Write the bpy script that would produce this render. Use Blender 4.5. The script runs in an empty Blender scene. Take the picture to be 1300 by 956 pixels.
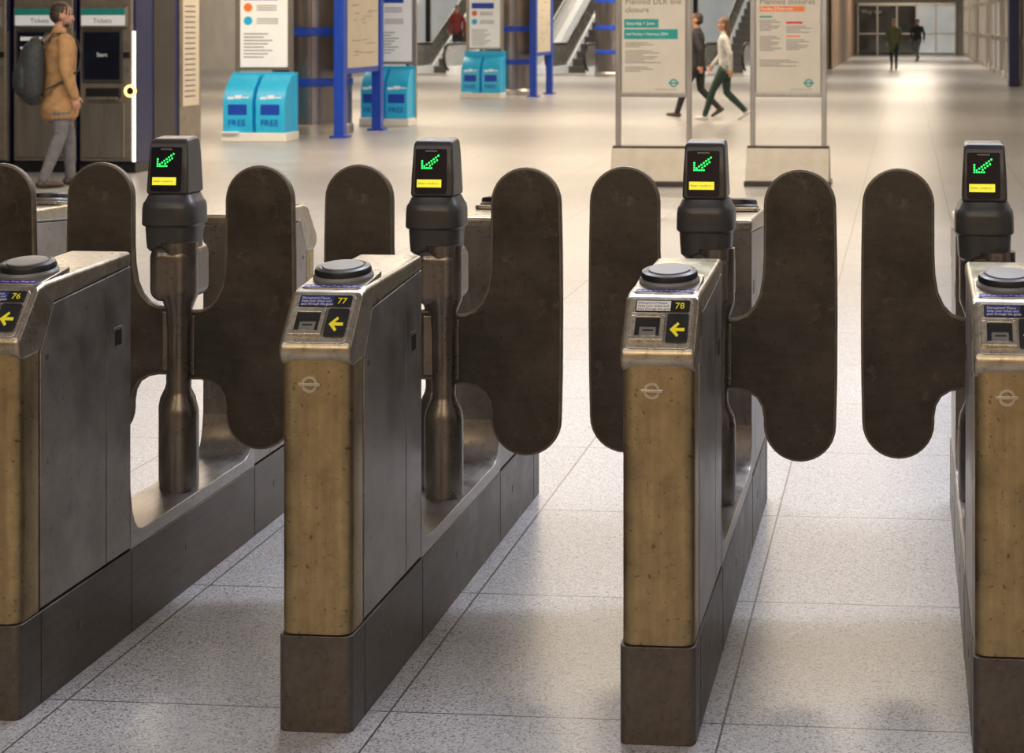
import bpy, bmesh, math, random
from mathutils import Vector, Matrix
from mathutils.kdtree import KDTree
random.seed(4)
S=bpy.context.scene
COL=S.collection
rad=math.radians
try:
    S.view_settings.view_transform='Standard'
except Exception: pass

# ------------------------------------------------------------ materials
def mat(name,col,rough=.5,metal=0.,var=.12,scale=6.,stretch=(1,1,1),bump=0.,emit=0.,ecol=None,rvar=.08,detail=4,coat=0.):
    m=bpy.data.materials.new(name); m.use_nodes=True
    nt=m.node_tree; N=nt.nodes; L=nt.links
    b=N['Principled BSDF']
    tc=N.new('ShaderNodeTexCoord'); mp=N.new('ShaderNodeMapping'); mp.inputs['Scale'].default_value=stretch
    L.new(tc.outputs['Object'],mp.inputs['Vector'])
    nz=N.new('ShaderNodeTexNoise'); nz.inputs['Scale'].default_value=scale; nz.inputs['Detail'].default_value=detail
    L.new(mp.outputs[0],nz.inputs['Vector'])
    cr=N.new('ShaderNodeValToRGB')
    cr.color_ramp.elements[0].position=.3; cr.color_ramp.elements[1].position=.7
    cr.color_ramp.elements[0].color=tuple(max(0,c*(1-var)) for c in col)+(1,)
    cr.color_ramp.elements[1].color=tuple(min(1,c*(1+var)) for c in col)+(1,)
    L.new(nz.outputs['Fac'],cr.inputs[0]); L.new(cr.outputs[0],b.inputs['Base Color'])
    mr=N.new('ShaderNodeMapRange'); mr.inputs['To Min'].default_value=max(.02,rough-rvar); mr.inputs['To Max'].default_value=min(1,rough+rvar)
    L.new(nz.outputs['Fac'],mr.inputs['Value']); L.new(mr.outputs[0],b.inputs['Roughness'])
    b.inputs['Metallic'].default_value=metal
    if bump:
        bp=N.new('ShaderNodeBump'); bp.inputs['Strength'].default_value=bump; bp.inputs['Distance'].default_value=.002
        L.new(nz.outputs['Fac'],bp.inputs['Height']); L.new(bp.outputs[0],b.inputs['Normal'])
    if emit:
        b.inputs['Emission Color'].default_value=tuple(ecol or col)+(1,)
        b.inputs['Emission Strength'].default_value=emit
    if coat: b.inputs['Coat Weight'].default_value=coat
    return m

def scratched(name,base,edge,rough,metal,streak=(1,1,1),scuff=.35,lo=.72,scuffscale=38,brush=.3,nick=.5):
    """worn sheet metal: cloudy patina, fine brushing, grime and scattered scuffs"""
    m=bpy.data.materials.new(name); m.use_nodes=True
    nt=m.node_tree; N=nt.nodes; L=nt.links; b=N['Principled BSDF']
    tc=N.new('ShaderNodeTexCoord')
    n1=N.new('ShaderNodeTexNoise'); n1.inputs['Scale'].default_value=7; n1.inputs['Detail'].default_value=9; n1.inputs['Roughness'].default_value=.7
    L.new(tc.outputs['Object'],n1.inputs['Vector'])
    r1=N.new('ShaderNodeMapRange'); r1.inputs['From Min'].default_value=.32; r1.inputs['From Max'].default_value=.68; L.new(n1.outputs['Fac'],r1.inputs['Value'])
    mp=N.new('ShaderNodeMapping'); mp.inputs['Scale'].default_value=streak; L.new(tc.outputs['Object'],mp.inputs['Vector'])
    n2=N.new('ShaderNodeTexNoise'); n2.inputs['Scale'].default_value=60; n2.inputs['Detail'].default_value=3
    L.new(mp.outputs[0],n2.inputs['Vector'])
    n3=N.new('ShaderNodeTexNoise'); n3.inputs['Scale'].default_value=scuffscale; n3.inputs['Detail'].default_value=6; n3.inputs['Roughness'].default_value=.8
    L.new(tc.outputs['Object'],n3.inputs['Vector'])
    r3=N.new('ShaderNodeValToRGB'); r3.color_ramp.elements[0].position=.58; r3.color_ramp.elements[1].position=.70
    L.new(n3.outputs['Fac'],r3.inputs[0])
    mx=N.new('ShaderNodeMix'); mx.data_type='RGBA'
    mx.inputs[6].default_value=tuple(c*lo for c in base)+(1,); mx.inputs[7].default_value=tuple(min(1,c*1.2) for c in base)+(1,)
    L.new(r1.outputs[0],mx.inputs[0])
    mx2=N.new('ShaderNodeMix'); mx2.data_type='RGBA'; mx2.blend_type='MULTIPLY'; mx2.inputs[0].default_value=brush
    L.new(mx.outputs[2],mx2.inputs[6])
    r2=N.new('ShaderNodeValToRGB'); r2.color_ramp.elements[0].position=.35; r2.color_ramp.elements[1].position=.6; r2.color_ramp.elements[0].color=(.5,.5,.5,1)
    L.new(n2.outputs['Fac'],r2.inputs[0]); L.new(r2.outputs[0],mx2.inputs[7])
    n4=N.new('ShaderNodeTexNoise'); n4.inputs['Scale'].default_value=75; n4.inputs['Detail'].default_value=4
    L.new(tc.outputs['Object'],n4.inputs['Vector'])
    r4=N.new('ShaderNodeValToRGB'); r4.color_ramp.elements[0].position=.31; r4.color_ramp.elements[1].position=.38; r4.color_ramp.elements[0].color=(.3,.3,.3,1)
    L.new(n4.outputs['Fac'],r4.inputs[0])
    mx4=N.new('ShaderNodeMix'); mx4.data_type='RGBA'; mx4.blend_type='MULTIPLY'; mx4.inputs[0].default_value=nick
    L.new(mx2.outputs[2],mx4.inputs[6]); L.new(r4.outputs[0],mx4.inputs[7])
    mx3=N.new('ShaderNodeMix'); mx3.data_type='RGBA'; mx3.inputs[7].default_value=tuple(edge)+(1,)
    sc=N.new('ShaderNodeMath'); sc.operation='MULTIPLY'; sc.inputs[1].default_value=scuff
    L.new(r3.outputs[0],sc.inputs[0]); L.new(sc.outputs[0],mx3.inputs[0]); L.new(mx4.outputs[2],mx3.inputs[6])
    L.new(mx3.outputs[2],b.inputs['Base Color'])
    mr=N.new('ShaderNodeMapRange'); mr.inputs['To Min'].default_value=rough-.08; mr.inputs['To Max'].default_value=rough+.12
    L.new(r1.outputs[0],mr.inputs['Value']); L.new(mr.outputs[0],b.inputs['Roughness'])
    b.inputs['Metallic'].default_value=metal
    bp=N.new('ShaderNodeBump'); bp.inputs['Strength'].default_value=.12; bp.inputs['Distance'].default_value=.001
    L.new(n2.outputs['Fac'],bp.inputs['Height']); L.new(bp.outputs[0],b.inputs['Normal'])
    return m

def floor_mat():
    m=bpy.data.materials.new('terrazzo_floor'); m.use_nodes=True
    nt=m.node_tree; N=nt.nodes; L=nt.links; b=N['Principled BSDF']
    tc=N.new('ShaderNodeTexCoord')
    n1=N.new('ShaderNodeTexVoronoi'); n1.inputs['Scale'].default_value=260
    L.new(tc.outputs['Object'],n1.inputs['Vector'])
    sp=N.new('ShaderNodeSeparateColor'); L.new(n1.outputs['Color'],sp.inputs[0])
    r1=N.new('ShaderNodeValToRGB'); e=r1.color_ramp.elements
    e[0].position=.0; e[0].color=(.14,.14,.15,1); e[1].position=1.; e[1].color=(.64,.63,.65,1)
    x=e.new(.16); x.color=(.20,.20,.21,1)
    x=e.new(.24); x.color=(.42,.415,.43,1)
    x=e.new(.85); x.color=(.47,.465,.48,1)
    L.new(sp.outputs[0],r1.inputs[0])
    n2=N.new('ShaderNodeTexNoise'); n2.inputs['Scale'].default_value=.8; n2.inputs['Detail'].default_value=3; n2.inputs['Roughness'].default_value=.5
    L.new(tc.outputs['Object'],n2.inputs['Vector'])
    r2=N.new('ShaderNodeValToRGB'); r2.color_ramp.elements[0].position=.35; r2.color_ramp.elements[1].position=.7
    r2.color_ramp.elements[0].color=(.9,.9,.9,1)
    L.new(n2.outputs['Fac'],r2.inputs[0])
    mu=N.new('ShaderNodeMix'); mu.data_type='RGBA'; mu.blend_type='MULTIPLY'; mu.inputs[0].default_value=1
    L.new(r1.outputs[0],mu.inputs[6]); L.new(r2.outputs[0],mu.inputs[7])
    mp=N.new('ShaderNodeMapping'); mp.inputs['Location'].default_value=(1.18+.0,-4.893+8.6,0)
    L.new(tc.outputs['Object'],mp.inputs['Vector'])
    br=N.new('ShaderNodeTexBrick'); br.offset=0; br.squash=1
    br.inputs['Scale'].default_value=1; br.inputs['Brick Width'].default_value=.77*1.0; br.inputs['Row Height'].default_value=.86
    br.inputs['Mortar Size'].default_value=.003; br.inputs['Mortar Smooth'].default_value=.2
    br.inputs['Color1'].default_value=(1,1,1,1); br.inputs['Color2'].default_value=(.92,.92,.92,1); br.inputs['Mortar'].default_value=(.22,.21,.20,1)
    L.new(mp.outputs[0],br.inputs['Vector'])
    m2=N.new('ShaderNodeMix'); m2.data_type='RGBA'; m2.blend_type='MULTIPLY'; m2.inputs[0].default_value=1
    L.new(mu.outputs[2],m2.inputs[6]); L.new(br.outputs['Color'],m2.inputs[7])
    L.new(m2.outputs[2],b.inputs['Base Color'])
    mr=N.new('ShaderNodeMapRange'); mr.inputs['To Min'].default_value=.27; mr.inputs['To Max'].default_value=.32
    L.new(n2.outputs['Fac'],mr.inputs['Value']); L.new(mr.outputs[0],b.inputs['Roughness'])
    b.inputs['Specular IOR Level'].default_value=.65
    return m

M_floor=floor_mat()
M_front=scratched('gold_tinted_steel_front',(.43,.325,.175),(.56,.47,.32),.34,.85,(1,1,.05),lo=.60,nick=.7)  # steel with a gold tint painted in for warm light on the fronts
M_side=scratched('steel_side_panel',(.33,.295,.27),(.48,.44,.41),.36,.8,(1,.15,.15))
M_cap=scratched('satin_steel_cap',(.46,.40,.31),(.6,.55,.47),.30,.85,(1,1,1))
M_slot=scratched('slot_bright_steel',(.62,.56,.46),(.7,.66,.6),.28,.85,(1,1,1))
M_sill=scratched('worn_steel_sill',(.42,.39,.37),(.58,.55,.53),.36,.8,(1,.1,1))
M_skirt=scratched('dark_kick_plate',(.115,.096,.082),(.22,.19,.16),.38,.55,(1,.1,1))
M_blade=scratched('scuffed_rubber_blade',(.064,.051,.038),(.19,.165,.13),.40,.15,(.15,1,1),.45,.5,9)
M_bladeedge=mat('worn_edge_highlight',(.17,.14,.105),.38,.2,.25,20)  # lighter rim: wear plus an edge highlight painted into the bevel colour
M_black=mat('black_plastic',(.012,.012,.013),.35,0,.2,30)
M_dgrey=mat('dark_grey_plastic',(.055,.052,.052),.34,.1,.15,20)
M_grey=mat('mid_grey_plastic',(.18,.175,.17),.4,.1,.15,15)
M_post=scratched('post_steel',(.25,.215,.185),(.42,.38,.34),.32,.85,(1,1,.1))
M_green=mat('green_led',(.0,.8,.1),.5,emit=2.2,ecol=(.02,1,.12))
M_yel=mat('yellow_display',(.75,.7,.03),.5,emit=.75,ecol=(.85,.8,.05),var=.05)
M_yarrow=mat('yellow_print',(.85,.75,.02),.4,emit=.1)
M_blue_lbl=mat('blue_label',(.02,.035,.22),.4)
M_purple=mat('purple_sticker',(.06,.05,.30),.4)
M_white=mat('white_print',(.8,.8,.78),.5,var=.03)
M_paper=mat('notice_paper',(.58,.53,.45),.6,var=.04)
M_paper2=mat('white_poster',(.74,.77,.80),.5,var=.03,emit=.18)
M_ink=mat('grey_ink',(.12,.11,.11),.6)
M_teal=mat('teal_print',(.01,.27,.25),.5)
M_orange=mat('orange_print',(.8,.2,.04),.5)
M_red=mat('red_print',(.6,.03,.03),.5)
M_cyan=mat('cyan_stand',(.02,.40,.70),.4,var=.08,emit=.1)
M_blue=mat('royal_blue_enamel',(.012,.06,.45),.35,var=.1,emit=.05)
M_navy=mat('navy_enamel',(.012,.016,.085),.35,var=.15)
M_alum=mat('brushed_aluminium',(.50,.47,.42),.32,.9,.1,40,(1,1,.05))
M_boardbase=mat('board_base_steel',(.31,.275,.225),.42,.5,.15,6)
M_steel=mat('column_steel',(.24,.215,.21),.25,.85,.2,5,(1,1,.2))
M_machine=mat('machine_bronze_steel',(.30,.26,.22),.38,.6,.15,10)
M_door=mat('machine_door_steel',(.34,.32,.29),.34,.8,.15,20,(1,1,.1))
M_screen=mat('dark_screen',(.008,.011,.022),.15,var=.2,coat=.5)
M_lit=mat('lit_strip',(1,.95,.85),.5,emit=1.6,ecol=(1,.94,.8))
M_ringm=mat('lit_ring',(1,.7,.2),.5,emit=2.2,ecol=(1,.72,.25))
M_wall=mat('plaster_wall',(.42,.39,.35),.6,var=.1,scale=1.2)
M_bronzewall=mat('warm_bronze_wall',(.26,.17,.11),.45,.2,.2,1.5)
M_ceil=mat('ceiling_panels',(.5,.48,.45),.7,var=.05,scale=1)
M_frame=mat('dark_bronze_frame',(.07,.06,.055),.35,.6,.15)
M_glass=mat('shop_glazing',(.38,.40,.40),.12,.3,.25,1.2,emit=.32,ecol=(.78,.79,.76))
M_glassd=mat('dark_glazing',(.04,.05,.055),.1,.2,.4,2,coat=.6)
M_bal=mat('escalator_balustrade',(.65,.65,.64),.25,.7,.1,3)
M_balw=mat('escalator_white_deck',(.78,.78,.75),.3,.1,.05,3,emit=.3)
M_rubber=mat('handrail_rubber',(.015,.014,.014),.4)
M_step=mat('escalator_step',(.12,.12,.12),.35,.8,.4,60,(1,.02,1))

# ------------------------------------------------------------ builders
def finish(ob,parent,M=None,bevel=0.,segs=3,sharp=35):
    me=ob.data
    if M is not None: me.transform(M)
    for p in me.polygons: p.use_smooth=True
    if bevel:
        md=ob.modifiers.new('bevel','BEVEL'); md.width=bevel; md.segments=segs; md.limit_method='ANGLE'; md.angle_limit=rad(32); md.harden_normals=True
    else:
        me.set_sharp_from_angle(angle=rad(sharp))
    COL.objects.link(ob)
    if parent: ob.parent=parent
    return ob

def mesh(name,vs,fs,m,parent=None,M=None,bevel=0.,segs=3,sharp=35,fix=True):
    me=bpy.data.meshes.new(name); me.from_pydata([tuple(v) for v in vs],[],fs)
    if fix:
        bm=bmesh.new(); bm.from_mesh(me); bmesh.ops.recalc_face_normals(bm,faces=bm.faces); bm.to_mesh(me); bm.free()
    me.materials.append(m)
    return finish(bpy.data.objects.new(name,me),parent,M,bevel,segs,sharp)

def empty(name,loc,rz=0.):
    e=bpy.data.objects.new(name,None); e.location=loc; e.rotation_euler=(0,0,rz); e.empty_display_size=.2
    COL.objects.link(e); return e

BF=[(0,3,2,1),(4,5,6,7),(0,1,5,4),(1,2,6,5),(2,3,7,6),(3,0,4,7)]
def boxv(x0,y0,z0,x1,y1,z1):
    return [(x0,y0,z0),(x1,y0,z0),(x1,y1,z0),(x0,y1,z0),(x0,y0,z1),(x1,y0,z1),(x1,y1,z1),(x0,y1,z1)]
def box(name,a,b,m,parent=None,bevel=0.,M=None,segs=2):
    return mesh(name,boxv(*a,*b),BF,m,parent,M,bevel,segs)
def boxes(name,lst,m,parent=None,bevel=0.,M=None,segs=2):
    vs=[];fs=[]
    for a,b in lst:
        k=len(vs); vs+=boxv(*a,*b); fs+=[tuple(i+k for i in f) for f in BF]
    return mesh(name,vs,fs,m,parent,M,bevel,segs)
def rects(name,lst,m,parent,M,t=.002):
    return boxes(name,[((x0,y0,0),(x1,y1,t)) for x0,y0,x1,y1 in lst],m,parent,0,M)
def prism(name,pts,ax,a,b,m,parent=None,bevel=0.,M=None,segs=3):
    n=len(pts)
    def mk(p,t):
        return (t,p[0],p[1]) if ax=='x' else ((p[0],t,p[1]) if ax=='y' else (p[0],p[1],t))
    vs=[mk(p,a) for p in pts]+[mk(p,b) for p in pts]
    fs=[tuple(range(n)),tuple(range(2*n-1,n-1,-1))]+[(i,(i+1)%n,(i+1)%n+n,i+n) for i in range(n)]
    return mesh(name,vs,fs,m,parent,M,bevel,segs)
def lathe(name,prof,m,parent=None,c=(0,0,0),seg=40,sx=1,sy=1,M=None,sharp=30,sq=None):
    vs=[];fs=[];n=len(prof)
    for i in range(seg):
        t=2*math.pi*i/seg; ct,st=math.cos(t),math.sin(t)
        k=1.
        if sq: k=1/((abs(ct)**sq+abs(st)**sq)**(1/sq))
        for r,z in prof: vs.append((c[0]+r*ct*k*sx,c[1]+r*st*k*sy,c[2]+z))
    for i in range(seg):
        j=(i+1)%seg
        for q in range(n-1): fs.append((i*n+q,j*n+q,j*n+q+1,i*n+q+1))
    fs.append(tuple(i*n+n-1 for i in range(seg))); fs.append(tuple(i*n for i in reversed(range(seg))))
    return mesh(name,vs,fs,m,parent,M,0,sharp=sharp)
def rrect(w0,w1,y0,y1,r0,r1,n=6):
    """plan polygon, front corners (y0) radius r0, back r1"""
    P=[]
    for cx,cy,a0,r in ((w0+r0,y0+r0,180,r0),(w1-r0,y0+r0,270,r0),(w1-r1,y1-r1,0,r1),(w0+r1,y1-r1,90,r1)):
        for i in range(n+1):
            a=rad(a0+90*i/n); P.append((cx+r*math.cos(a),cy+r*math.sin(a)))
    return P
def rotframe(t,ref):
    t=t.normalized(); s=ref-t*ref.dot(t)
    if s.length<1e-4: s=Vector((0,1,0))-t*t.y
    s.normalize(); return t,s,t.cross(s)
def tube_geo(st,seg=14,ref=(1,0,0),sub=.02,cap=True):
    ref=Vector(ref); P=[(Vector(c),rx,ry) for c,rx,ry in st]
    Q=[P[0]]
    for a,b in zip(P,P[1:]):
        n=max(1,int((b[0]-a[0]).length/sub)) if sub else 1
        for i in range(1,n+1):
            f=i/n; Q.append((a[0].lerp(b[0],f),a[1]+(b[1]-a[1])*f,a[2]+(b[2]-a[2])*f))
    T=[]
    for i in range(len(Q)):
        d=Q[min(i+1,len(Q)-1)][0]-Q[max(i-1,0)][0]; T.append(d if d.length>1e-6 else Vector((0,0,1)))
    R=[]
    if cap:
        c,rx,ry=Q[0]; t=T[0].normalized(); r=min(rx,ry)
        for a in (80,55,28): R.append((c-t*r*math.sin(rad(a)),rx*math.cos(rad(a)),ry*math.cos(rad(a)),T[0]))
    for (c,rx,ry),t in zip(Q,T): R.append((c,rx,ry,t))
    if cap:
        c,rx,ry=Q[-1]; t=T[-1].normalized(); r=min(rx,ry)
        for a in (28,55,80): R.append((c+t*r*math.sin(rad(a)),rx*math.cos(rad(a)),ry*math.cos(rad(a)),T[-1]))
    vs=[];fs=[]
    for c,rx,ry,t in R:
        _,s,o=rotframe(t,ref)
        for i in range(seg):
            a=2*math.pi*i/seg; vs.append(c+s*rx*math.cos(a)+o*ry*math.sin(a))
    for q in range(len(R)-1):
        for i in range(seg):
            j=(i+1)%seg; fs.append((q*seg+i,q*seg+j,(q+1)*seg+j,(q+1)*seg+i))
    fs.append(tuple(reversed(range(seg)))); k=(len(R)-1)*seg; fs.append(tuple(range(k,k+seg)))
    return vs,fs
def tube(name,pts,r,m,parent=None,seg=12,M=None,ref=(1,0,0),ry=None):
    vs,fs=tube_geo([(p,r,ry or r) for p in pts],seg,ref,0)
    return mesh(name,vs,fs,m,parent,M,0,sharp=50)
def ell_geo(c,r,nu=16,nv=10):
    vs=[];fs=[]; c=Vector(c)
    for j in range(nv+1):
        ph=math.pi*(j+.02)/(nv+.04)-math.pi/2
        for i in range(nu):
            a=2*math.pi*i/nu; vs.append(c+Vector((r[0]*math.cos(a)*math.cos(ph),r[1]*math.sin(a)*math.cos(ph),r[2]*math.sin(ph))))
    for j in range(nv):
        for i in range(nu):
            k=(i+1)%nu; fs.append((j*nu+i,j*nu+k,(j+1)*nu+k,(j+1)*nu+i))
    fs.append(tuple(reversed(range(nu)))); fs.append(tuple(range(nv*nu,nv*nu+nu)))
    return vs,fs
def text(name,body,size,M,m,parent,ext=.0006,align='LEFT'):
    cu=bpy.data.curves.new(name,'FONT'); cu.body=body; cu.size=size; cu.extrude=ext; cu.align_x=align; cu.align_y='CENTER'; cu.resolution_u=2
    t=bpy.data.objects.new(name+'_c',cu); COL.objects.link(t)
    bpy.context.view_layer.update()
    me=bpy.data.meshes.new_from_object(t.evaluated_get(bpy.context.evaluated_depsgraph_get()))
    bpy.data.objects.remove(t); me.name=name; me.transform(M); me.materials.clear(); me.materials.append(m)
    ob=bpy.data.objects.new(name,me); COL.objects.link(ob); ob.parent=parent; return ob
def T(x,y,z): return Matrix.Translation((x,y,z))
FN=Matrix.Rotation(rad(90),4,'X')                       # faces -Y
FP=Matrix.Rotation(rad(90),4,'Z')@FN                    # faces +X

# ------------------------------------------------------------ ticket gates
HW=.080; GL=2.064; YF=3.902
def pedestal(g,R,tag,num):
    def nm(s): return tag+'_'+s
    prism(nm('front_column'),rrect(-HW,HW,0,.098,.03,.004),'z',.216,.832,M_front,g,.0015,R)
    prism(nm('cabinet'),[(.100,.216),(.100,.82),(.165,.925),(.587,.956),(.587,.216)],'x',-HW+.003,HW-.003,M_black,g,.004,R)
    for s in (-1,1):
        sd='r' if s>0 else 'l'
        x0,x1=(HW-.003,HW+.001) if s>0 else (-HW-.001,-HW+.003)
        prism(nm('panel_'+sd),[(.103,.221),(.103,.815),(.168,.920),(.446,.940),(.446,.221)],'x',x0,x1,M_side,g,.0015,R)
        prism(nm('end_strip_'+sd),[(.450,.221),(.450,.940),(.590,.951),(.590,.221)],'x',x0,x1,M_side,g,.0015,R)
        box(nm('sensor_frame_'+sd),(x0-.0005,.488,.752),(x1+.0008,.542,.808),M_side,g,.003,R)
        box(nm('sensor_'+sd),(x0-.0015,.495,.76),(x1+.0015,.535,.80),M_black,g,.001,R)
        prism(nm('lock_'+sd),[(.135+.007*math.cos(a*.5236),.80+.007*math.sin(a*.5236)) for a in range(12)],'x',x0-.001,x1+.001,M_dgrey,g,0,R)
    box(nm('inner_end'),(-HW+.002,.586,.216),(HW-.002,.590,.956),M_side,g,.001,R)
    prism(nm('top_cap'),[(.0,.826),(-.006,.842),(-.006,.862),(.085,.966),(.125,.976),(.592,.990),(.592,.953),(.168,.923),(.112,.832),(.10,.815),(.02,.812)],'x',-HW-.003,HW+.003,M_cap,g,.011,R,4)
    v=Vector((0,.091,.104)).normalized(); n=Vector((0,-v.z,v.y))
    F=Matrix(((1,0,0,0),(0,v.y,n.y,-.006),(0,v.z,n.z,.862),(0,0,0,1)))
    F=R@F@T(0,0,.0005)
    prism(nm('fascia_bezel'),rrect(-.072,.072,.006,.134,.014,.014),'z',-.003,.003,M_slot,g,.0015,F)
    prism(nm('notice_plate'),rrect(-.058,.064,.098,.130,.005,.005),'z',.0,.0045,M_black,g,.001,F)
    rects(nm('blue_notice'),[(-.055,.101,.021,.127)],M_blue_lbl if num!='78' else M_white,g,F@T(0,0,.0045),.001)
    for i,t in enumerate(('Disruptions? Please','keep your ticket and','pass through the gates')):
        text(nm('notice_text_%d'%i),t,.0082,F@T(-.052,.121-.0078*i,.0058),M_white if num!='78' else M_blue_lbl,g,.0001)
    text(nm('gate_number'),num,.022,F@T(.0415,.114,.0052),M_yarrow,g,.0003,'CENTER')
    boxes(nm('slot_frame'),[((-.066,.022,.002),(.012,.034,.013)),((-.066,.082,.002),(.012,.094,.009)),((-.066,.030,.002),(-.053,.086,.011)),((.001,.030,.002),(.012,.086,.011))],M_slot,g,.002,F)
    box(nm('slot_throat'),(-.056,.031,.0025),(.004,.085,.0045),M_black,g,0,F)
    box(nm('slot_mouth'),(-.044,.033,.004),(-.006,.058,.010),M_grey,g,.003,F)
    box(nm('slot_lip'),(-.036,.046,.0098),(-.012,.0495,.0106),M_black,g,0,F)
    prism(nm('arrow_plate'),rrect(.016,.064,.020,.094,.005,.005),'z',.002,.0075,M_black,g,.001,F)
    A=[(.024,.052),(.041,.071),(.045,.066),(.037,.056),(.057,.056),(.057,.048),(.037,.048),(.045,.038),(.041,.033)]
    prism(nm('yellow_arrow'),A,'z',.0075,.0085,M_yarrow,g,0,F)
    B=R@T(-.012,-.0005,.775)@FN
    vs=[];fs=[];k=28
    for i in range(k):
        a=2*math.pi*i/k
        for rr,zz in ((.0125,0),(.0125,.003),(.0185,.003),(.0185,0)): vs.append((rr*math.cos(a),rr*math.sin(a),zz))
    for i in range(k):
        j=(i+1)%k
        for q in range(3): fs.append((i*4+q,j*4+q,j*4+q+1,i*4+q+1))
    mesh(nm('roundel_ring'),vs,fs,M_slot,g,B)
    box(nm('roundel_bar'),(-.025,-.0035,.0),(.025,.0035,.0045),M_slot,g,.001,B)
    D=R@T(0,.205,.980)@Matrix.Rotation(rad(7),4,'X')
    prism(nm('reader_plate'),rrect(-.074,.074,-.098,.075,.02,.02),'z',-.006,.006,M_cap,g,.002,D)
    lathe(nm('reader_base'),[(.070,.004),(.070,.012),(.066,.018)],M_grey,g,M=D)
    lathe(nm('card_reader'),[(.064,.012),(.066,.024),(.063,.032),(.054,.035),(.050,.0335)],M_black,g,M=D)
    lathe(nm('reader_target'),[(.048,.033),(.047,.0365),(.020,.0375)],M_grey,g,M=D)
    rects(nm('reader_sticker'),[(-.066,-.094,.066,-.070)],M_purple,g,D@T(0,0,.006),.001)
    rects(nm('reader_sticker_print'),[(-.06+i*.012,-.087+.004*(i%2),-.052+i*.012,-.084+.004*(i%2)) for i in range(10)],M_white,g,D@T(0,0,.007),.0005)

def blade(g,s,x0,y,tag):
    O=[(.03,.760),(.075,.762),(.100,.772),(.122,.795),(.138,.83),(.146,.88),(.149,.94)]
    cx,r=.2495,.1005
    for i in range(0,17):
        a=rad(180-180*i/16); O.append((cx+r*math.cos(a),1.076+r*math.sin(a)))
    O.append((.353,.93)); O.append((.354,.77)); O.append((.353,.60))
    for i in range(0,17):
        a=rad(-180*i/16); O.append((cx+r*math.cos(a),.466+r*math.sin(a)))
    O+=[(.149,.485),(.144,.515),(.130,.540),(.105,.556),(.075,.562),(.03,.562)]
    P=[(s*(px),pz) for px,pz in O]
    b=prism(tag,P,'y',y-.012,y+.012,M_blade,g,.007,None,4)
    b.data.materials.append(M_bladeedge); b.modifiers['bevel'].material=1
    box(tag+'_clamp',(min(s*.02,s*.062),y-.017,.575),(max(s*.02,s*.062),y+.017,.748),M_post,g,.005)

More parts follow.
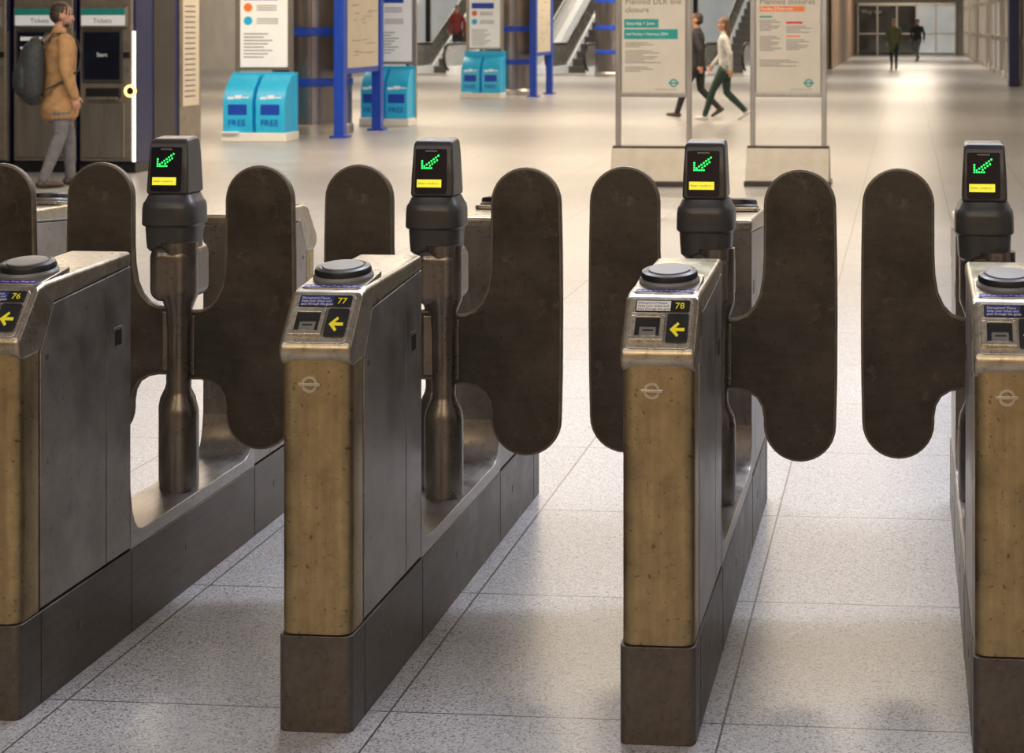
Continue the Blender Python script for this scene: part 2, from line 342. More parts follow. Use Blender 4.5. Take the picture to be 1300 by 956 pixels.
def make_gate(num,X):
    g=empty('ticket_gate',(X,YF,0))
    prism('plinth',rrect(-HW-.004,HW+.004,-.005,GL+.005,.02,.02),'z',0,.214,M_skirt,g,.002)
    for s in (-1,1):
        x=s*(HW+.004)
        lst=[((x-.0008,yy-.0012,.004),(x+.0008,yy+.0012,.212)) for yy in (.10,.59,1.474,1.965)]
        boxes('plinth_seams_%s'%('r' if s>0 else 'l'),lst,M_black,g)
        for j,yy in enumerate((.30,.95,1.65)):
            prism('plinth_bolt_%s_%d'%('r' if s>0 else 'l',j),[(yy+.011*math.cos(a*.5236),.12+.011*math.sin(a*.5236)) for a in range(12)],'x',x-.001,x+.001,M_dgrey,g)
    I=Matrix.Identity(4)
    pedestal(g,I,'near',num)
    pedestal(g,T(0,GL,0)@Matrix.Rotation(math.pi,4,'Z'),'far',num)
    pr=[(.586,.214),(.586,.40),(.592,.36),(.600,.315),(.615,.283),(.635,.262),(.665,.252),(1.399,.252),(1.429,.262),(1.449,.283),(1.464,.315),(1.472,.36),(1.478,.40),(1.478,.214)]
    prism('sill',pr,'x',-HW-.002,HW+.002,M_sill,g,.006)
    prof=[(.050,.248),(.054,.256),(.054,.470),(.050,.492),(.036,.522),(.033,.535),(.033,.70),(.036,.745),(.036,.765),(.050,.80),(.052,.815),(.052,.958)]
    lathe('hinge_post_near',prof,M_post,g,(.018,1.055,0),44)
    lathe('hinge_post_far',prof,M_post,g,(-.028,1.155,0),44)
    for (cx,cy) in ((.018,1.055),(-.028,1.155)):
        boxes('post_rib_%d'%int(cy*1000),[((cx-.054,cy-.012,.27),(cx+.054,cy+.012,.46))],M_post,g,.004)
    box('post_sensor',(.060,1.035,.855),(.066,1.07,.892),M_black,g,.001)
    box('post_bridge',(-.058,1.002,.79),(.062,1.19,.95),M_post,g,.035,segs=6)
    lathe('collar_lower',[(.060,.930),(.067,.938),(.069,.960),(.071,1.0),(.073,1.003)],M_dgrey,g,(-.014,1.10,0),56,1.05,1.05,sq=3.0)
    lathe('collar_upper',[(.075,1.003),(.078,1.008),(.077,1.052),(.075,1.066),(.070,1.074),(.062,1.092)],M_dgrey,g,(-.014,1.10,0),56,1.05,1.05,sq=3.4)
    lathe('neck',[(.056,1.08),(.056,1.10)],M_black,g,(-.014,1.10,0),56,1.02,1.0,sq=3.5)
    vs=[];P0=[(1.040,1.092),(1.046,1.15),(1.052,1.232),(1.064,1.250),(1.135,1.256),(1.152,1.246),(1.162,1.21),(1.165,1.092)]
    hw=[.062,.061,.057,.055,.054,.054,.056,.061]
    n=len(P0)
    for sg in (-1,1):
        for (yy,zz),h in zip(P0,hw): vs.append((-.014+sg*h,yy,zz))
    fs=[tuple(range(n)),tuple(range(2*n-1,n-1,-1))]+[(i,(i+1)%n,(i+1)%n+n,i+n) for i in range(n)]
    mesh('display_head',vs,fs,M_dgrey,g,None,.012,4)
    Dm=T(-.016,1.0395,1.094)@Matrix.Rotation(rad(-5.0),4,'X')@FN
    prism('display_glass',rrect(-.046,.044,.008,.134,.006,.006),'z',-.002,.002,M_screen,g,.0008,Dm)
    dots=[]
    for i in range(8): dots.append((i*.0066,i*.0050))
    for i in range(1,5): dots.append((i*.0066,0))
    for i in range(1,4): dots.append((0,i*.0066))
    for i in range(1,5): dots.append((.016+i*.0066,.002+i*.0050))
    vs=[];fs=[]
    for dx,dy in dots:
        k=len(vs)
        for a in range(8): vs.append((-.026+dx+.0027*math.cos(a*.785),.080+dy+.0027*math.sin(a*.785),.0024))
        fs.append(tuple(range(k,k+8)))
    mesh('green_arrow',vs,fs,M_green,g,Dm,fix=False)
    rects('yellow_message',[(-.040,.026,.030,.048)],M_yel,g,Dm@T(0,0,.002),.0008)
    text('message_text','Enter - touch in',.0088,Dm@T(-.036,.037,.0032),M_ink,g,.0001)
    rects('display_logo',[(-.018,.126,.016,.130)],M_grey,g,Dm@T(0,0,.002),.0006)
    blade(g,1,0,1.075,'paddle_right')
    blade(g,-1,0,1.135,'paddle_left')
    return g
for i,num in enumerate(('75','76','77','78','79','80')):
    make_gate(num,-1.3126+.7705*(i-2))

# ------------------------------------------------------------ room shell
box('floor',(-24,-7,-.2),(3.2,95,0),M_floor)
box('wall_right',(3.08,-7,0),(3.4,95,9),M_wall)
box('wall_left',(-24.4,-7,0),(-24,95,9),M_wall)
box('wall_behind',(-24,-7.4,0),(3.4,-7,9),M_bronzewall)  # unseen wall, warm tone added so the gate fronts reflect gold
box('wall_end',(-2.6,93.1,0),(3.02,93.4,9),M_wall)
box('wall_back',(-24,76.1,0),(-2.9,76.4,9),M_wall)
box('wall_corridor',(-2.95,62,0),(-2.65,93,9),M_bronzewall)
box('ceiling',(-24,-7,4.2),(3.02,58,4.4),M_ceil)
box('ceiling_atrium',(-24,58,9),(3.4,95,9.2),M_ceil)
box('trim_bulkhead',(-24,58,4.2),(3.02,58.3,9),M_ceil)
gl=empty('glazed_shopfront',(3.0,0,0))
boxes('mullions',[((-.16,y,0),(0,y+.22,3.4)) for y in [12+3.1*i for i in range(26)]],M_alum,gl,.01)
boxes('transoms',[((-.12,12.3,z),(0,89,z+.16)) for z in (0,1.05,2.25,3.2)],M_alum,gl,.01)
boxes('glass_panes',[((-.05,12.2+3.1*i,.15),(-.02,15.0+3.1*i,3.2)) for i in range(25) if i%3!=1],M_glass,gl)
boxes('metal_panels',[((-.09,12.2+3.1*i,.15),(-.02,15.0+3.1*i,3.2)) for i in range(25) if i%3==1],M_alum,gl,.01)
boxes('pilasters',[((-.42,y,0),(-.17,y+.6,3.4)) for y in (45.5,)],M_navy,gl,.02)
dr=empty('door_1',(0,93,0))
boxes('door_frame',[((-2.5+1.0*i,-.2,0),(-2.42+1.0*i,0,2.6)) for i in range(6)]+[((-2.5,-.2,2.5),(2.6,0,2.66)),((-2.5,-.2,1.02),(2.6,-.05,1.10))],M_alum,dr,.01)
boxes('door_glass',[((-2.42+1.0*i,-.12,.08),(-1.5+1.0*i,-.06,2.5)) for i in range(2)]+[((-.42,-.12,.08),(.5,-.06,2.5))],M_glassd,dr)
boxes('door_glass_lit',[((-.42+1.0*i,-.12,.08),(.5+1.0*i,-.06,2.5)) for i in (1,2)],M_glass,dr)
text('door_sign','Way out',.3,T(-2.3,-.14,2.2)@FN,M_white,dr)
cp=empty('corridor_panelling',(-2.6,0,0))
boxes('panels',[((.0,62.2+3*i,0),(.05,64.9+3*i,3.2)) for i in range(10)],M_bronzewall,cp,.02)
sh=empty('shopfront',(0,76,0))
boxes('frames',[((-23.5+2.9*i,-.25,0),(-23.3+2.9*i,0,3.6)) for i in range(8)]+[((-23.5,-.25,3.4),(-3,0,3.7)),((-23.5,-.2,0),(-3,0,.3))],M_frame,sh,.01)
boxes('panes',[((-23.3+2.9*i,-.1,.3),(-20.6+2.9*i,-.05,3.4)) for i in range(7)],M_glass,sh)
boxes('signs',[((-23.0+2.9*i,-.3,2.5),(-21.0+2.9*i,-.2,3.0)) for i in range(0,7,2)],M_lit,sh)

# ------------------------------------------------------------ ceiling lights: unseen area lamps, added in housings to light the hall
def ceil_light(x,y,z,sx,sy,power,col):
    e=empty('ceiling_light',(x,y,z))
    box('housing',(-sx/2-.05,-sy/2-.05,-.04),(sx/2+.05,sy/2+.05,0),M_alum,e,.005)
    L=bpy.data.lights.new('tube_light','AREA'); L.shape='RECTANGLE'; L.size=sx; L.size_y=sy; L.energy=power; L.color=col
    o=bpy.data.objects.new('light_panel',L); o.location=(0,0,-.05); COL.objects.link(o); o.parent=e
warm=(1,.77,.48); neu=(1,.86,.68); amber=(1,.80,.56); cool=(.82,.87,1.0)
ceil_light(-1.5,-3.0,4.2,8,.8,450,warm)
ceil_light(-1.2,1.2,4.2,7,.4,70,cool)
ceil_light(-.2,7.4,4.2,5,.8,340,cool)
ceil_light(-4,13.5,4.2,10,.8,470,neu)
ceil_light(-6,20.5,4.2,12,.8,600,amber)
ceil_light(-7,29,4.2,14,.8,780,amber)
ceil_light(-8,39,4.2,16,.8,880,amber)
ceil_light(-9,50,4.2,18,.8,1000,neu)
ceil_light(-12,66,8.95,14,3,2100,neu)
ceil_light(.2,66,4.6,2.2,5,480,neu)
ceil_light(.2,82,4.6,2.2,5,520,neu)

# ------------------------------------------------------------ columns
def column(x,y):
    c=empty('clad_column',(x,y,0))
    R=.56
    lathe('shaft',[(R,.0),(R,4.2)],M_steel,c,seg=56)
    for j,(z0,z1) in enumerate(((.68,.80),(1.40,1.53),(2.2,2.33),(3.0,3.13))):
        lathe('blue_band_%d'%j,[(R+.004,z0),(R+.02,z0+.01),(R+.02,z1-.01),(R+.004,z1)],M_blue,c,seg=56)
    lathe('base_ring',[(R+.03,0),(R+.03,.10),(R+.005,.14)],M_alum,c,seg=56)
    boxes('panel_joints',[((-.004+(R+.001)*math.cos(a)-.003,(R+.001)*math.sin(a)-.003,.14),((R+.001)*math.cos(a)+.003,(R+.001)*math.sin(a)+.003,4.2)) for a in [i*math.pi/4+.3 for i in range(8)]],M_frame,c)
for x,y in ((-8.60,25.45),(-8.75,39.3),(-8.7,53.2)): column(x,y)

# ------------------------------------------------------------ leaflet stands with poster
def leaflet_stand(x,y,w=.90,h=.92,rz=0):
    g=empty('leaflet_stand',(x,y,0),rz)
    hw=w/2
    box('base',(-hw,-.26,0),(hw,.26,.12),M_white,g,.01)
    box('back',(-hw+.01,.12,.10),(hw-.01,.25,h),M_cyan,g,.01)
    for s in (-1,1):
        cx=s*hw/2
        prism('bin_%s'%('r' if s>0 else 'l'),[(.14,.11),(-.25,.11),(-.25,.56),(-.16,.72),(.02,.86),(.14,.90)],'x',cx-hw/2+.025,cx+hw/2-.025,M_cyan,g,.008)
        box('pocket_%s'%('r' if s>0 else 'l'),(cx-.13,-.256,.36),(cx+.13,-.249,.50),M_blue,g,.004)
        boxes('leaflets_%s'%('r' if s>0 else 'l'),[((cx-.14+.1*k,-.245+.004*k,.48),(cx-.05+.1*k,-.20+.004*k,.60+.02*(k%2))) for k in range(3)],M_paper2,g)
        text('free_text_%s'%('r' if s>0 else 'l'),'FREE',.12,T(cx-.13,-.258,.25)@FN,M_blue,g)
    box('fallen_leaflet',(-hw+.02,-.30,.12),(-hw+.25,-.16,.135),M_paper2,g)
    box('poster_board',(-.36,.14,h+.03),(.36,.19,2.25),M_alum,g,.006)
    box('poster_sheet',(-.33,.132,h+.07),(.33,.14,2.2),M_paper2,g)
    B=T(0,.131,0)@FN
    rects('poster_lines',[(-.28,1.12+.045*i,.0+.06*(i%3),1.132+.045*i) for i in range(8)],M_ink,g,B)
    rects('poster_title',[(-.28,1.90,.20,2.02)],M_blue,g,B)
    for k,(a,b) in enumerate(((-.22,1.80),(-.22,1.62))):
        lathe('poster_picture_%d'%k,[(.06,0),(.06,.002)],(M_orange,M_cyan)[k],g,(a,b,0),24,M=B)
    rects('poster_caption',[(-.10,1.76+.03*i,.18,1.77+.03*i) for i in range(3)]+[(-.10,1.58+.03*i,.20,1.59+.03*i) for i in range(3)],M_ink,g,B)
    boxes('poster_posts',[((-.40,.13,.1),(-.36,.2,2.28)),((.36,.13,.1),(.40,.2,2.28))],M_alum,g,.005)
leaflet_stand(-8.68,23.55)
leaflet_stand(-7.98,27.2,.78)
leaflet_stand(-8.92,37.4,.88,1.0)

def totem(x,y0,y1):
    g=empty('map_totem',(x,y0,0)); L=y1-y0
    boxes('posts',[((-.07,0,0),(.07,.16,2.8)),((-.07,L-.16,0),(.07,L,2.8))],M_blue,g,.01)
    box('panel',(-.05,.16,.88),(.05,L-.16,2.7),M_blue,g,.01)
    box('map_sheet',(.05,.24,.96),(.056,L-.24,2.6),M_paper,g)
    box('map_sheet_back',(-.056,.24,.96),(-.05,L-.24,2.6),M_paper,g)
    boxes('foot_plates',[((-.12,-.04,0),(.12,.22,.03)),((-.12,L-.22,0),(.12,L+.04,.03))],M_blue,g,.005)
    B=T(.0565,L/2,1.0)@FP
    pr=[]
    for i in range(26):
        a=random.uniform(-.6,.3); b=random.uniform(.05,1.3); pr.append((a,b,a+random.uniform(.1,.5),b+.008))
    rects('map_lines',pr,M_ink,g,B,.001)
    rects('map_title',[(-.6,1.42,.6,1.55)],M_blue,g,B,.001)
totem(-7.80,24.18,26.1)
totem(-7.98,38.0,39.9)

# ------------------------------------------------------------ notice boards
def notice_board(x,y,kind):
    g=empty('notice_board',(x,y,0))
    boxes('posts',[((-.375,-.03,.0),(-.325,.03,2.25)),((.325,-.03,.0),(.375,.03,2.25))],M_alum,g,.006)
    prism('base_foot',[(-.22,0),(-.22,.05),(.22,.05),(.22,0)],'x',-.42,.42,M_frame,g,.006)
    prism('base_panel',[(-.19,.05),(-.06,.37),(.06,.37),(.19,.05)],'x',-.405,.405,M_boardbase,g,.004)
    box('base_clamp',(-.40,-.065,.36),(.40,.065,.385),M_frame,g,.004)
    box('panel',(-.325,-.02,.88),(.325,.02,2.2),M_alum,g,.004)
    box('panel_bottom_rail',(-.33,-.028,.86),(.33,.028,.90),M_alum,g,.006)
    box('poster',(-.31,-.024,.905),(.31,-.02,2.17),M_paper,g)
    box('poster_back',(-.31,.02,.905),(.31,.024,2.17),M_paper,g)
    B=T(0,-.0245,0)@FN
    def small(x0,z0,n,w,dz=.019):
        return [(x0,z0-dz*i,x0+w*(.75+.25*math.sin(i*2.3)),z0-dz*i+.005) for i in range(n)]
    if kind==0:
        text('title_a','Planned DLR line',.080,B@T(-.28,1.795,0),M_ink,g); text('title_b','closure',.080,B@T(-.28,1.715,0),M_ink,g)
        rects('bands',[(-.29,1.54,.05,1.625),(-.29,1.43,.24,1.525)],M_teal,g,B)
        text('band_a','Saturday 1 June',.045,B@T(-.27,1.582,.003),M_white,g); text('band_b','and Sunday 2 February 2024',.036,B@T(-.27,1.478,.003),M_white,g)
        rects('body_text',small(-.28,1.39,3,.30)+small(-.28,1.31,7,.36)+small(-.28,1.15,3,.30),M_ink,g,B)
    else:
        text('title_a','Planned closures',.080,B@T(-.28,1.795,0),M_ink,g)
        rects('bands',[(-.28,1.70,.16,1.75)],M_orange,g,B); text('band_a','Sunday 2 February',.042,B@T(-.27,1.725,.003),M_white,g)
        rects('mark_a',[(-.28,1.64,-.16,1.655)],M_teal,g,B); rects('mark_b',[(-.02,1.45,.12,1.463)],M_orange,g,B); rects('mark_c',[(-.02,1.58,.14,1.60)],M_red,g,B)
        rects('body_text',small(-.28,1.61,6,.22)+small(-.02,1.55,4,.26)+small(-.28,1.45,8,.22)+small(-.02,1.42,6,.24)+small(-.28,1.22,4,.4),M_ink,g,B)
    vs=[];fs=[];k=24
    for i in range(k):
        a=2*math.pi*i/k
        for rr in (.026,.04): vs.append((.20+rr*math.cos(a),1.0+rr*math.sin(a),.001))
    for i in range(k): fs.append((2*i,2*i+1,2*((i+1)%k)+1,2*((i+1)%k)))
    mesh('logo_ring',vs,fs,M_teal,g,B,fix=False); rects('logo_bar',[(.148,.992,.252,1.008)],M_teal,g,B)
    text('slogan','EVERY JOURNEY MATTERS',.018,B@T(.02,.935,0),M_ink,g,.0002)
notice_board(-2.46,17.45,0)
notice_board(-1.146,17.57,1)

# ------------------------------------------------------------ ticket machines
def ticket_machine(x0,x1,y,depth,kind):
    g=empty('ticket_machine',((x0+x1)/2,y,0)); w=(x1-x0)/2
    box('plinth',(-w,.02,0),(w,depth,.10),M_black,g,.005)
    box('cabinet',(-w,.03,.10),(w,depth,2.15),M_navy,g,.012)
    box('front_frame',(-w+.02,-.01,.12),(w-.02,.04,2.1),M_machine,g,.02)
    box('lower_door',(-w+.06,-.03,.16),(w-.10,.0,.74),M_door,g,.012)
    box('coin_tray',(-w+.10,-.05,.80),(w-.14,.0,.90),M_black,g,.015)
    box('coin_tray_lip',(-w+.12,-.07,.78),(w-.16,-.04,.81),M_door,g,.005)
    box('screen_surround',(-w+.05,-.03,.95),(w-.12,.0,1.52),M_dgrey,g,.015)
    box('screen',(-w+.08,-.034,.99),(w-.15,-.029,1.49),M_screen,g)
    B=T(0,-.0345,0)@FN
    if kind==0:
        rects('screen_ui',[(-w+.11,1.40,w-.2,1.44)]+[(-w+.11,1.31-.07*i,w-.24-.04*(i%2),1.335-.07*i) for i in range(4)],M_paper2,g,B,.001)
    else:
        text('screen_text','Start',.06,B@T(-.09,1.25,0),M_paper2,g)
    box('header_box',(-w+.04,-.05,1.54),(w-.06,.0,1.76),M_door,g,.01)
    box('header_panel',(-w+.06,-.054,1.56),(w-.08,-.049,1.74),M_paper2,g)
    rects('header_band',[(-w+.06,1.67,w-.08,1.74)],M_teal,g,T(0,-.0545,0)@FN,.001)
    text('header_text','Tickets',.07,T(-.12,-.056,1.61)@FN,M_ink,g)
    boxes('keypad',[((w-.10+.022*i,-.022,1.02+.03*j),(w-.084+.022*i,-.008,1.042+.03*j)) for i in range(3) for j in range(4)],M_grey,g,.002)
    box('card_slot',(w-.11,-.03,1.22),(w-.04,-.005,1.28),M_black,g,.004)
    box('side_light_strip',(w-.018,-.012,.12),(w,.03,1.5),M_lit if kind==1 else M_machine,g)
    if kind==1:
        vs=[];fs=[];k=24
        R2=T(w-.03,-.03,.87)@FN
        for i in range(k):
            a=2*math.pi*i/k
            for rr,zz in ((.04,0),(.04,.015),(.065,.015),(.065,0)): vs.append((rr*math.cos(a),rr*math.sin(a),zz))
        for i in range(k):
            j=(i+1)%k
            for q in range(3): fs.append((i*4+q,j*4+q,j*4+q+1,i*4+q+1))
        mesh('contactless_ring',vs,fs,M_ringm,g,R2)
        lathe('contactless_disc',[(.045,0),(.045,.008)],M_black,g,M=R2)
        box('side_door',(w-.005,.48,.12),(w+.012,1.02,2.08),M_frame,g,.01)
        box('side_notice_frame',(w-.005,1.15,.1),(w+.02,1.75,2.1),M_machine,g,.01)
        box('side_notice',(w+.02,1.22,.65),(w+.025,1.68,2.0),M_paper,g)
        rects('side_text',[(-.18,.75+.06*i,.12,.765+.06*i) for i in range(18)],M_ink,g,T(w+.0255,1.45,0)@FP,.001)
    box('top_hood',(-w,-.03,2.10),(w,depth,2.25),M_black,g,.01)
ticket_machine(-9.46,-8.76,18.29,1.8,0)
ticket_machine(-8.73,-8.11,18.29,1.8,1)
ticket_machine(-10.2,-9.5,18.29,1.8,2)

# ------------------------------------------------------------ escalators
def escalator(x,y,rz):
    g=empty('escalator',(x,y,0),rz)
    c,s=math.cos(rad(30)),math.sin(rad(30)); Ln=13.6; F=1.6
    for sd in (-1,1):
        xx=sd*.62
        P=[(.05,0),(-.25,.35),(-.30,.62),(-.15,.88),(0,.92),(F,.92),(F+Ln*c,.92+Ln*s),(F+Ln*c,.12+Ln*s),(F+.1,.12),(F,.0)]
        prism('balustrade_%s'%('r' if sd>0 else 'l'),P,'x',xx-.02,xx+.02,M_bal,g,.006)
        D=[(.0,0),(-.1,.25),(F,.27),(F+Ln*c,.27+Ln*s),(F+Ln*c,-.7+Ln*s),(F+.6,-.0)]
        x0,x1=(xx-.06,xx+.22) if sd>0 else (xx-.22,xx+.06)
        prism('deck_%s'%('r' if sd>0 else 'l'),D,'x',x0,x1,M_balw,g,.01)
        hp=[Vector((xx,.1,.12)),Vector((xx,-.2,.22)),Vector((xx,-.36,.42)),Vector((xx,-.38,.65)),Vector((xx,-.25,.86)),Vector((xx,0,.96)),Vector((xx,F,.96)),Vector((xx,F+Ln*c,.96+Ln*s))]
        tube('handrail_%s'%('r' if sd>0 else 'l'),hp,.045,M_rubber,g,10)
    st=[]
    n=int(Ln*c/.4)
    for i in range(n):
        z=.231*(i+1)
        st.append(((-.55,F+.4*i,z-.30 if i else 0),(.55,F+.4*(i+1),z)))
    boxes('steps',st,M_step,g,.004)
    box('comb_plate',(-.58,-.2,.0),(.58,F,.03),M_alum,g,.004)
    boxes('step_nosing',[((-.55,F+.4*i-.004,.231*(i+1)-.015),(.55,F+.4*i+.01,.231*(i+1)+.003)) for i in range(n)],M_grey,g)
EA=rad(-8)
escalator(-14.6,54.2,EA); escalator(-12.3,54.2,EA); escalator(-10.3,54.4,EA); escalator(-5.5,54.8,EA)
box('mezzanine_floor',(-24,67.2,6.6),(-3,76,6.82),M_ceil)

# ------------------------------------------------------------ people
def person(name,loc,yaw,pose,cols,H=1.75,voxel=.007,head_yaw=0.,head_pitch=0.,bulk=1.,hem=.87):
    g=empty(name,loc,yaw); g.scale=(H/1.76,)*3
    parts=[]
    def add(lbl,geo): parts.append((lbl,geo))
    lean=pose.get('lean',0.)
    def L(p):
        p=Vector(p)
        if p.z>.95: p.y+=(p.z-.95)*math.tan(lean)
        return p
    b=bulk
    sts=[(L((0,-.005,.87)),.165*b,.118*b),(L((0,0,.96)),.165*b,.12*b),(L((0,0,1.08)),.152*b,.112*b),(L((0,0,1.22)),.168*b,.122*b),(L((0,0,1.34)),.182*b,.125*b),(L((0,-.005,1.42)),.165*b,.10*b),(L((0,-.005,1.475)),.09,.07)]
    if hem<.86: sts=[(L((0,-.0,hem)),.178*b,.150*b)]+sts
    add('top',tube_geo(sts,24))
    add('pants',tube_geo([((0,-.005,.82),.14,.10),((0,-.005,.95),.15,.11)],20))
    add('skin',tube_geo([(L((0,-.01,1.44)),.058,.058),(L((0,.012,1.58)),.052,.055)],14))
    add('top',tube_geo([(L((0,-.012,1.455)),.085,.075),(L((0,-.004,1.50)),.066,.066)],16))
    for sd,k in ((-1,'L'),(1,'R')):
        sh=L((sd*.182*b,-.005,1.405)); el=L(pose['elbow'+k]); wr=L(pose['wrist'+k])
        add('top',tube_geo([(L((sd*.10,0,1.41)),.06,.065),(sh,.062*b,.066*b),(sh.lerp(el,.5),.053*b,.056*b),(el,.046*b,.048*b),(el.lerp(wr,.4),.044*b,.044*b),(wr,.037*b,.037*b)],14))
        d=(wr-el).normalized(); d=(d+Vector((0,.05,-.5))).normalized()
        n=Vector((-sd,0,0)); n=(n-d*n.dot(d)).normalized(); s=d.cross(n).normalized()
        if s.y<0: s=-s
        add('skin',tube_geo([(wr-d*.01,.024,.02),(wr+d*.035,.036,.016),(wr+d*.09,.040,.015)],12,s))
        for off,ln in ((.028,.066),(.0095,.076),(-.0095,.070),(-.028,.054)):
            p0=wr+d*.085+s*off; p1=p0+(d*.95+n*.25+s*off*2).normalized()*ln*.5; p2=p1+(d*.8+n*.6).normalized()*ln*.3; p3=p2+(d*.5+n*.85).normalized()*ln*.25
            add('skin',tube_geo([(p0,.0095,.0095),(p1,.009,.009),(p2,.0085,.0085),(p3,.0075,.0075)],8,s,.01))
        t0=wr+d*.03+s*.028; t1=t0+(d*.7+s*.7).normalized()*.038; t2=t1+(d*.95+s*.2+n*.3).normalized()*.03
        add('skin',tube_geo([(t0,.013,.012),(t1,.011,.011),(t2,.009,.009)],8,n,.01))
        hp=Vector((sd*.085,0,.90)); kn=Vector(pose['knee'+k]); an=Vector(pose['ankle'+k])
        add('pants',tube_geo([(hp,.085,.10),(hp.lerp(kn,.4),.082,.088),(kn,.060,.063),(kn.lerp(an,.35),.058,.062),(kn.lerp(an,.8),.046,.05),(an+Vector((0,0,.0)),.046,.05)],16))
        fd=Vector(pose.get('foot'+k,(0,1,0))).normalized()
        up=Vector((0,-fd.z,fd.y))
        a0=an-up*.05
        add('shoe',tube_geo([(an,.036,.038),(a0,.040,.045)],12))
        add('shoe',tube_geo([(a0-fd*.04,.036,.034),(a0+fd*.04,.040,.040),(a0+fd*.11-up*.006,.046,.031),(a0+fd*.17-up*.010,.040,.024)],12))
    hp=[]
    hp.append(('skin',ell_geo((0,.005,1.665),(.075,.094,.098))))
    hp.append(('skin',ell_geo((0,.035,1.60),(.056,.062,.068))))
    hp.append(('skin',ell_geo((0,.075,1.563),(.025,.022,.020))))
    hp.append(('skin',tube_geo([((0,.095,1.668),.007,.009),((0,.112,1.640),.011,.012),((0,.114,1.630),.015,.009)],10)))
    for sd in (-1,1):
        hp.append(('skin',ell_geo((sd*.077,-.002,1.640),(.010,.020,.031),12,8)))
        hp.append(('hair',ell_geo((sd*.031,.093,1.682),(.017,.008,.005),10,6)))
        hp.append(('skin',ell_geo((sd*.040,.074,1.630),(.022,.02,.02),10,6)))
    hp.append(('lips',ell_geo((0,.091,1.598),(.024,.010,.007),12,6)))
    hair=cols.get('hairstyle','short')
    hp.append(('hair',ell_geo((0,-.016,1.697),(.086,.100,.085))))
    hp.append(('hair',ell_geo((0,-.045,1.65),(.080,.070,.080))))
    if hair=='long':
        hp.append(('hair',tube_geo([((0,-.06,1.66),.075,.055),((0,-.075,1.52),.085,.045),((0,-.08,1.40),.075,.03)],16)))
    if cols.get('beard'):
        hp.append(('hair',ell_geo((0,.040,1.575),(.060,.060,.040))))
    RH=T(0,0,1.55)@Matrix.Rotation(head_yaw,4,'Z')@Matrix.Rotation(-head_pitch,4,'X')@T(0,0,-1.55)
    off=Vector((0,(1.6-.95)*math.tan(lean),0))
    for lbl,(vs,fs) in hp:
        add(lbl,([RH@v+off for v in vs],fs))
    labels=['skin','hair','top','pants','shoe','lips']
    V=[];Fc=[];kd_src=[]
    for lbl,(vs,fs) in parts:
        k=len(V); V+=vs; Fc+=[tuple(i+k for i in f) for f in fs]
        kd_src+=[labels.index(lbl)]*len(vs)
    me=bpy.data.meshes.new('src'); me.from_pydata([tuple(v) for v in V],[],Fc)
    ob=bpy.data.objects.new('src',me); COL.objects.link(ob)
    m=ob.modifiers.new('r','REMESH'); m.mode='VOXEL'; m.voxel_size=voxel
    m=ob.modifiers.new('s','SMOOTH'); m.factor=.5; m.iterations=2
    bpy.context.view_layer.update()
    res=bpy.data.meshes.new_from_object(ob.evaluated_get(bpy.context.evaluated_depsgraph_get()))
    bpy.data.objects.remove(ob)
    kd=KDTree(len(V))
    for i,v in enumerate(V): kd.insert(v,i)
    kd.balance()
    res.materials.clear()
    for l in labels: res.materials.append(cols['m'][l])
    minz=min(v.co.z for v in res.vertices)
    for v in res.vertices: v.co.z=max(0,v.co.z-minz) if v.co.z<.3 else v.co.z-minz
    for p in res.polygons:
        p.use_smooth=True
        c=p.center.copy(); c.z+=minz
        p.material_index=kd_src[kd.find(c)[1]]
    res.name='body'
    body=bpy.data.objects.new('body',res); COL.objects.link(body); body.parent=g
    vs=[];fs=[]
    for sd in (-1,1):
        a,f=ell_geo((sd*.031,.0905,1.660-minz),(.0125,.008,.007),12,8); k=len(vs); vs+=[RH@v+off for v in a]; fs+=[tuple(i+k for i in q) for q in f]
    mesh('eyes',vs,fs,M_white,g)
    vs=[];fs=[]
    for sd in (-1,1):
        a,f=ell_geo((sd*.031,.0965,1.660-minz),(.006,.004,.006),10,6); k=len(vs); vs+=[RH@v+off for v in a]; fs+=[tuple(i+k for i in q) for q in f]
    mesh('irises',vs,fs,M_black,g)
    return g
def cloth(n,c): return mat(n,c,.85,0,.22,14,bump=.3)
M_skin=mat('skin',(.50,.27,.18),.5,var=.08)
M_lips=mat('lips',(.42,.14,.11),.45)
M_hairB=mat('dark_brown_hair',(.03,.018,.012),.6,var=.4,scale=40)
M_hairL=mat('brown_hair',(.10,.055,.03),.6,var=.4,scale=40)
M_denim=cloth('grey_denim',(.15,.145,.16)); M_tan=cloth('tan_jacket',(.38,.22,.10)); M_blk=cloth('black_cloth',(.02,.02,.024))
M_dkgreen=cloth('dark_green_cloth',(.02,.045,.035)); M_whitec=cloth('white_cloth',(.50,.50,.50)); M_maroon=cloth('maroon_cloth',(.20,.03,.03))
M_olive=cloth('olive_cloth',(.11,.12,.05)); M_shoeW=mat('white_sneaker',(.7,.7,.72),.5); M_shoeB=mat('brown_shoe',(.05,.03,.02),.5)
def cm(top,pants,shoe,hair=None,**k):
    d={'m':{'skin':M_skin,'hair':hair or M_hairB,'top':top,'pants':pants,'shoe':shoe,'lips':M_lips}}; d.update(k); return d
stand=dict(elbowL=(-.26,-.03,1.13),wristL=(-.25,.05,.88),elbowR=(.26,-.03,1.13),wristR=(.25,.05,.88),kneeL=(-.10,.02,.50),ankleL=(-.10,-.01,.09),kneeR=(.10,.02,.50),ankleR=(.10,-.01,.09))
walk=dict(elbowL=(-.25,-.12,1.15),wristL=(-.24,-.12,.90),elbowR=(.25,.08,1.14),wristR=(.22,.24,.95),kneeL=(-.09,.20,.53),ankleL=(-.09,.34,.10),kneeR=(.09,-.02,.48),ankleR=(.09,-.34,.17),footR=(0,.85,-.5),footL=(0,1,.08),lean=.04)
YM=rad(-48)
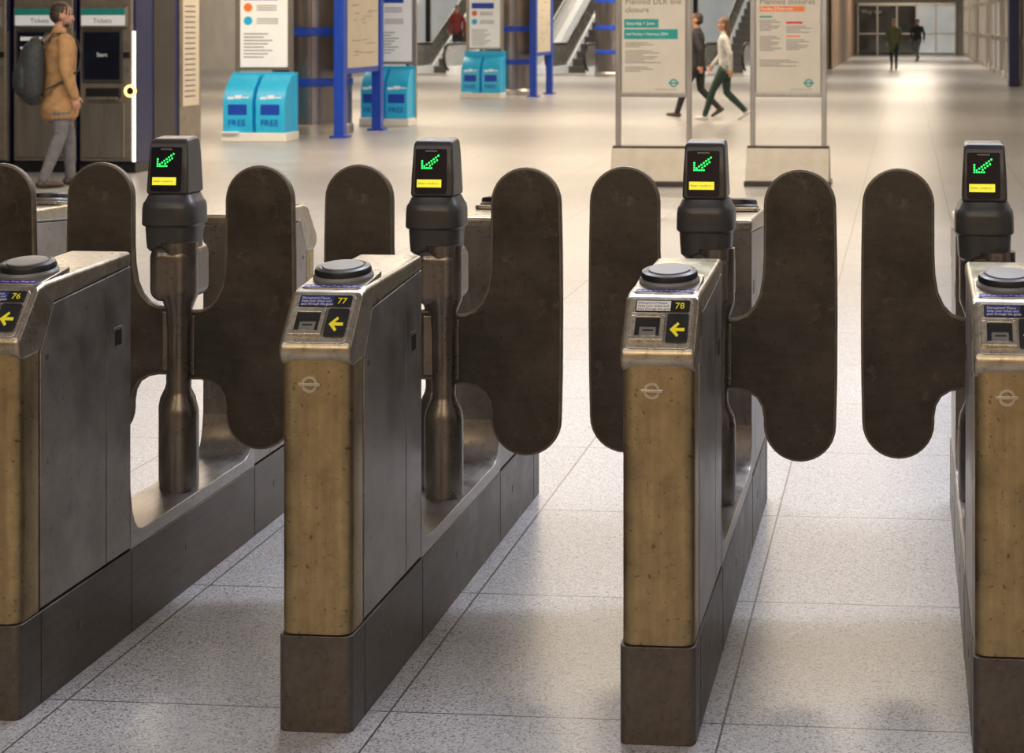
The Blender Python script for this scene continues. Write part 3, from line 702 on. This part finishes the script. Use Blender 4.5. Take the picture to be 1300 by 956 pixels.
pm=dict(stand); pm.update(kneeL=(-.11,.12,.50),ankleL=(-.12,.14,.09),kneeR=(.10,-.02,.50),ankleR=(.11,-.18,.09),elbowR=(.29,-.03,1.14),wristR=(.27,.06,.89),elbowL=(-.28,-.0,1.14),wristL=(-.24,.12,.92),lean=.01)
person('man_in_tan_jacket',(-8.17,16.72,0),YM,pm,cm(M_tan,M_denim,M_shoeB,beard=True),1.77,.006,head_yaw=rad(-6),head_pitch=rad(10),bulk=1.24,hem=.76)
M_pack=mat('rucksack_fabric',(.035,.04,.045),.75,0,.3,25,bump=.5)
bp=empty('backpack',(-8.17,16.72,0),YM)
vs,fs=tube_geo([((0,-.25,.86),.12,.07),((0,-.265,.90),.165,.105),((0,-.275,1.0),.18,.125),((0,-.27,1.15),.182,.12),((0,-.255,1.28),.172,.105),((0,-.235,1.36),.14,.085),((0,-.225,1.40),.09,.055)],32,sub=.02)
mesh('pack_body',vs,fs,M_pack,bp,sharp=60)
vs,fs=tube_geo([((0,-.365,.92),.09,.035),((0,-.375,.98),.125,.05),((0,-.375,1.10),.125,.05),((0,-.36,1.17),.10,.035)],28,sub=.02)
mesh('front_pocket',vs,fs,M_pack,bp,sharp=60)
for s in (-1,1):
    tube('strap_%s'%('r' if s>0 else 'l'),[Vector((s*.10,-.17,1.37)),Vector((s*.12,-.09,1.487)),Vector((s*.125,.03,1.485)),Vector((s*.13,.135,1.41)),Vector((s*.14,.165,1.28)),Vector((s*.175,.13,1.13)),Vector((s*.205,.0,1.04)),Vector((s*.16,-.17,.95))],.022,M_pack,bp,8,ry=.008)
tube('grab_handle',[Vector((-.04,-.20,1.40)),Vector((-.03,-.21,1.46)),Vector((.03,-.21,1.46)),Vector((.04,-.20,1.40))],.009,M_black,bp,8)
person('woman_walking',(-2.95,29.3,0),rad(90),walk,cm(M_whitec,M_dkgreen,M_shoeW,M_hairL,hairstyle='long'),1.68,.008,bulk=.95)
person('man_walking',(-3.50,30.2,0),rad(80),walk,cm(M_blk,M_blk,M_shoeB),1.76,.008)
person('man_in_olive_coat',(-.41,62.0,0),rad(178),walk,cm(M_olive,M_blk,M_shoeB),1.74,.009,bulk=1.1,hem=.75)
person('commuter',(.50,77,0),rad(160),walk,cm(M_blk,M_denim,M_shoeB),1.78,.009,bulk=1.1)
def on_esc(ex,ey,i): 
    v=Matrix.Rotation(EA,3,'Z')@Vector((0,1.6+.4*i+.2,.231*(i+1))); return (ex+v.x,ey+v.y,v.z)
person('escalator_rider',on_esc(-14.6,54.2,1),rad(175),stand,cm(M_maroon,M_blk,M_shoeB),1.70,.009)
person('escalator_rider',on_esc(-14.6,54.2,5),rad(175),stand,cm(M_olive,M_denim,M_shoeB),1.72,.009)

# ------------------------------------------------------------ world + camera
w=bpy.data.worlds.new('world'); S.world=w; w.use_nodes=True
w.node_tree.nodes['Background'].inputs[0].default_value=(.9,.85,.8,1); w.node_tree.nodes['Background'].inputs[1].default_value=.3
cam=bpy.data.cameras.new('camera'); co=bpy.data.objects.new('camera',cam); COL.objects.link(co)
co.location=(0,0,1.58); co.rotation_euler=(rad(90),0,rad(5.336))
cam.sensor_width=36; cam.lens=63.14; cam.shift_x=-.2208; cam.shift_y=-.3446; cam.clip_end=300; cam.clip_start=.05
cam.dof.use_dof=True; cam.dof.focus_distance=4.6; cam.dof.aperture_fstop=9
S.camera=co
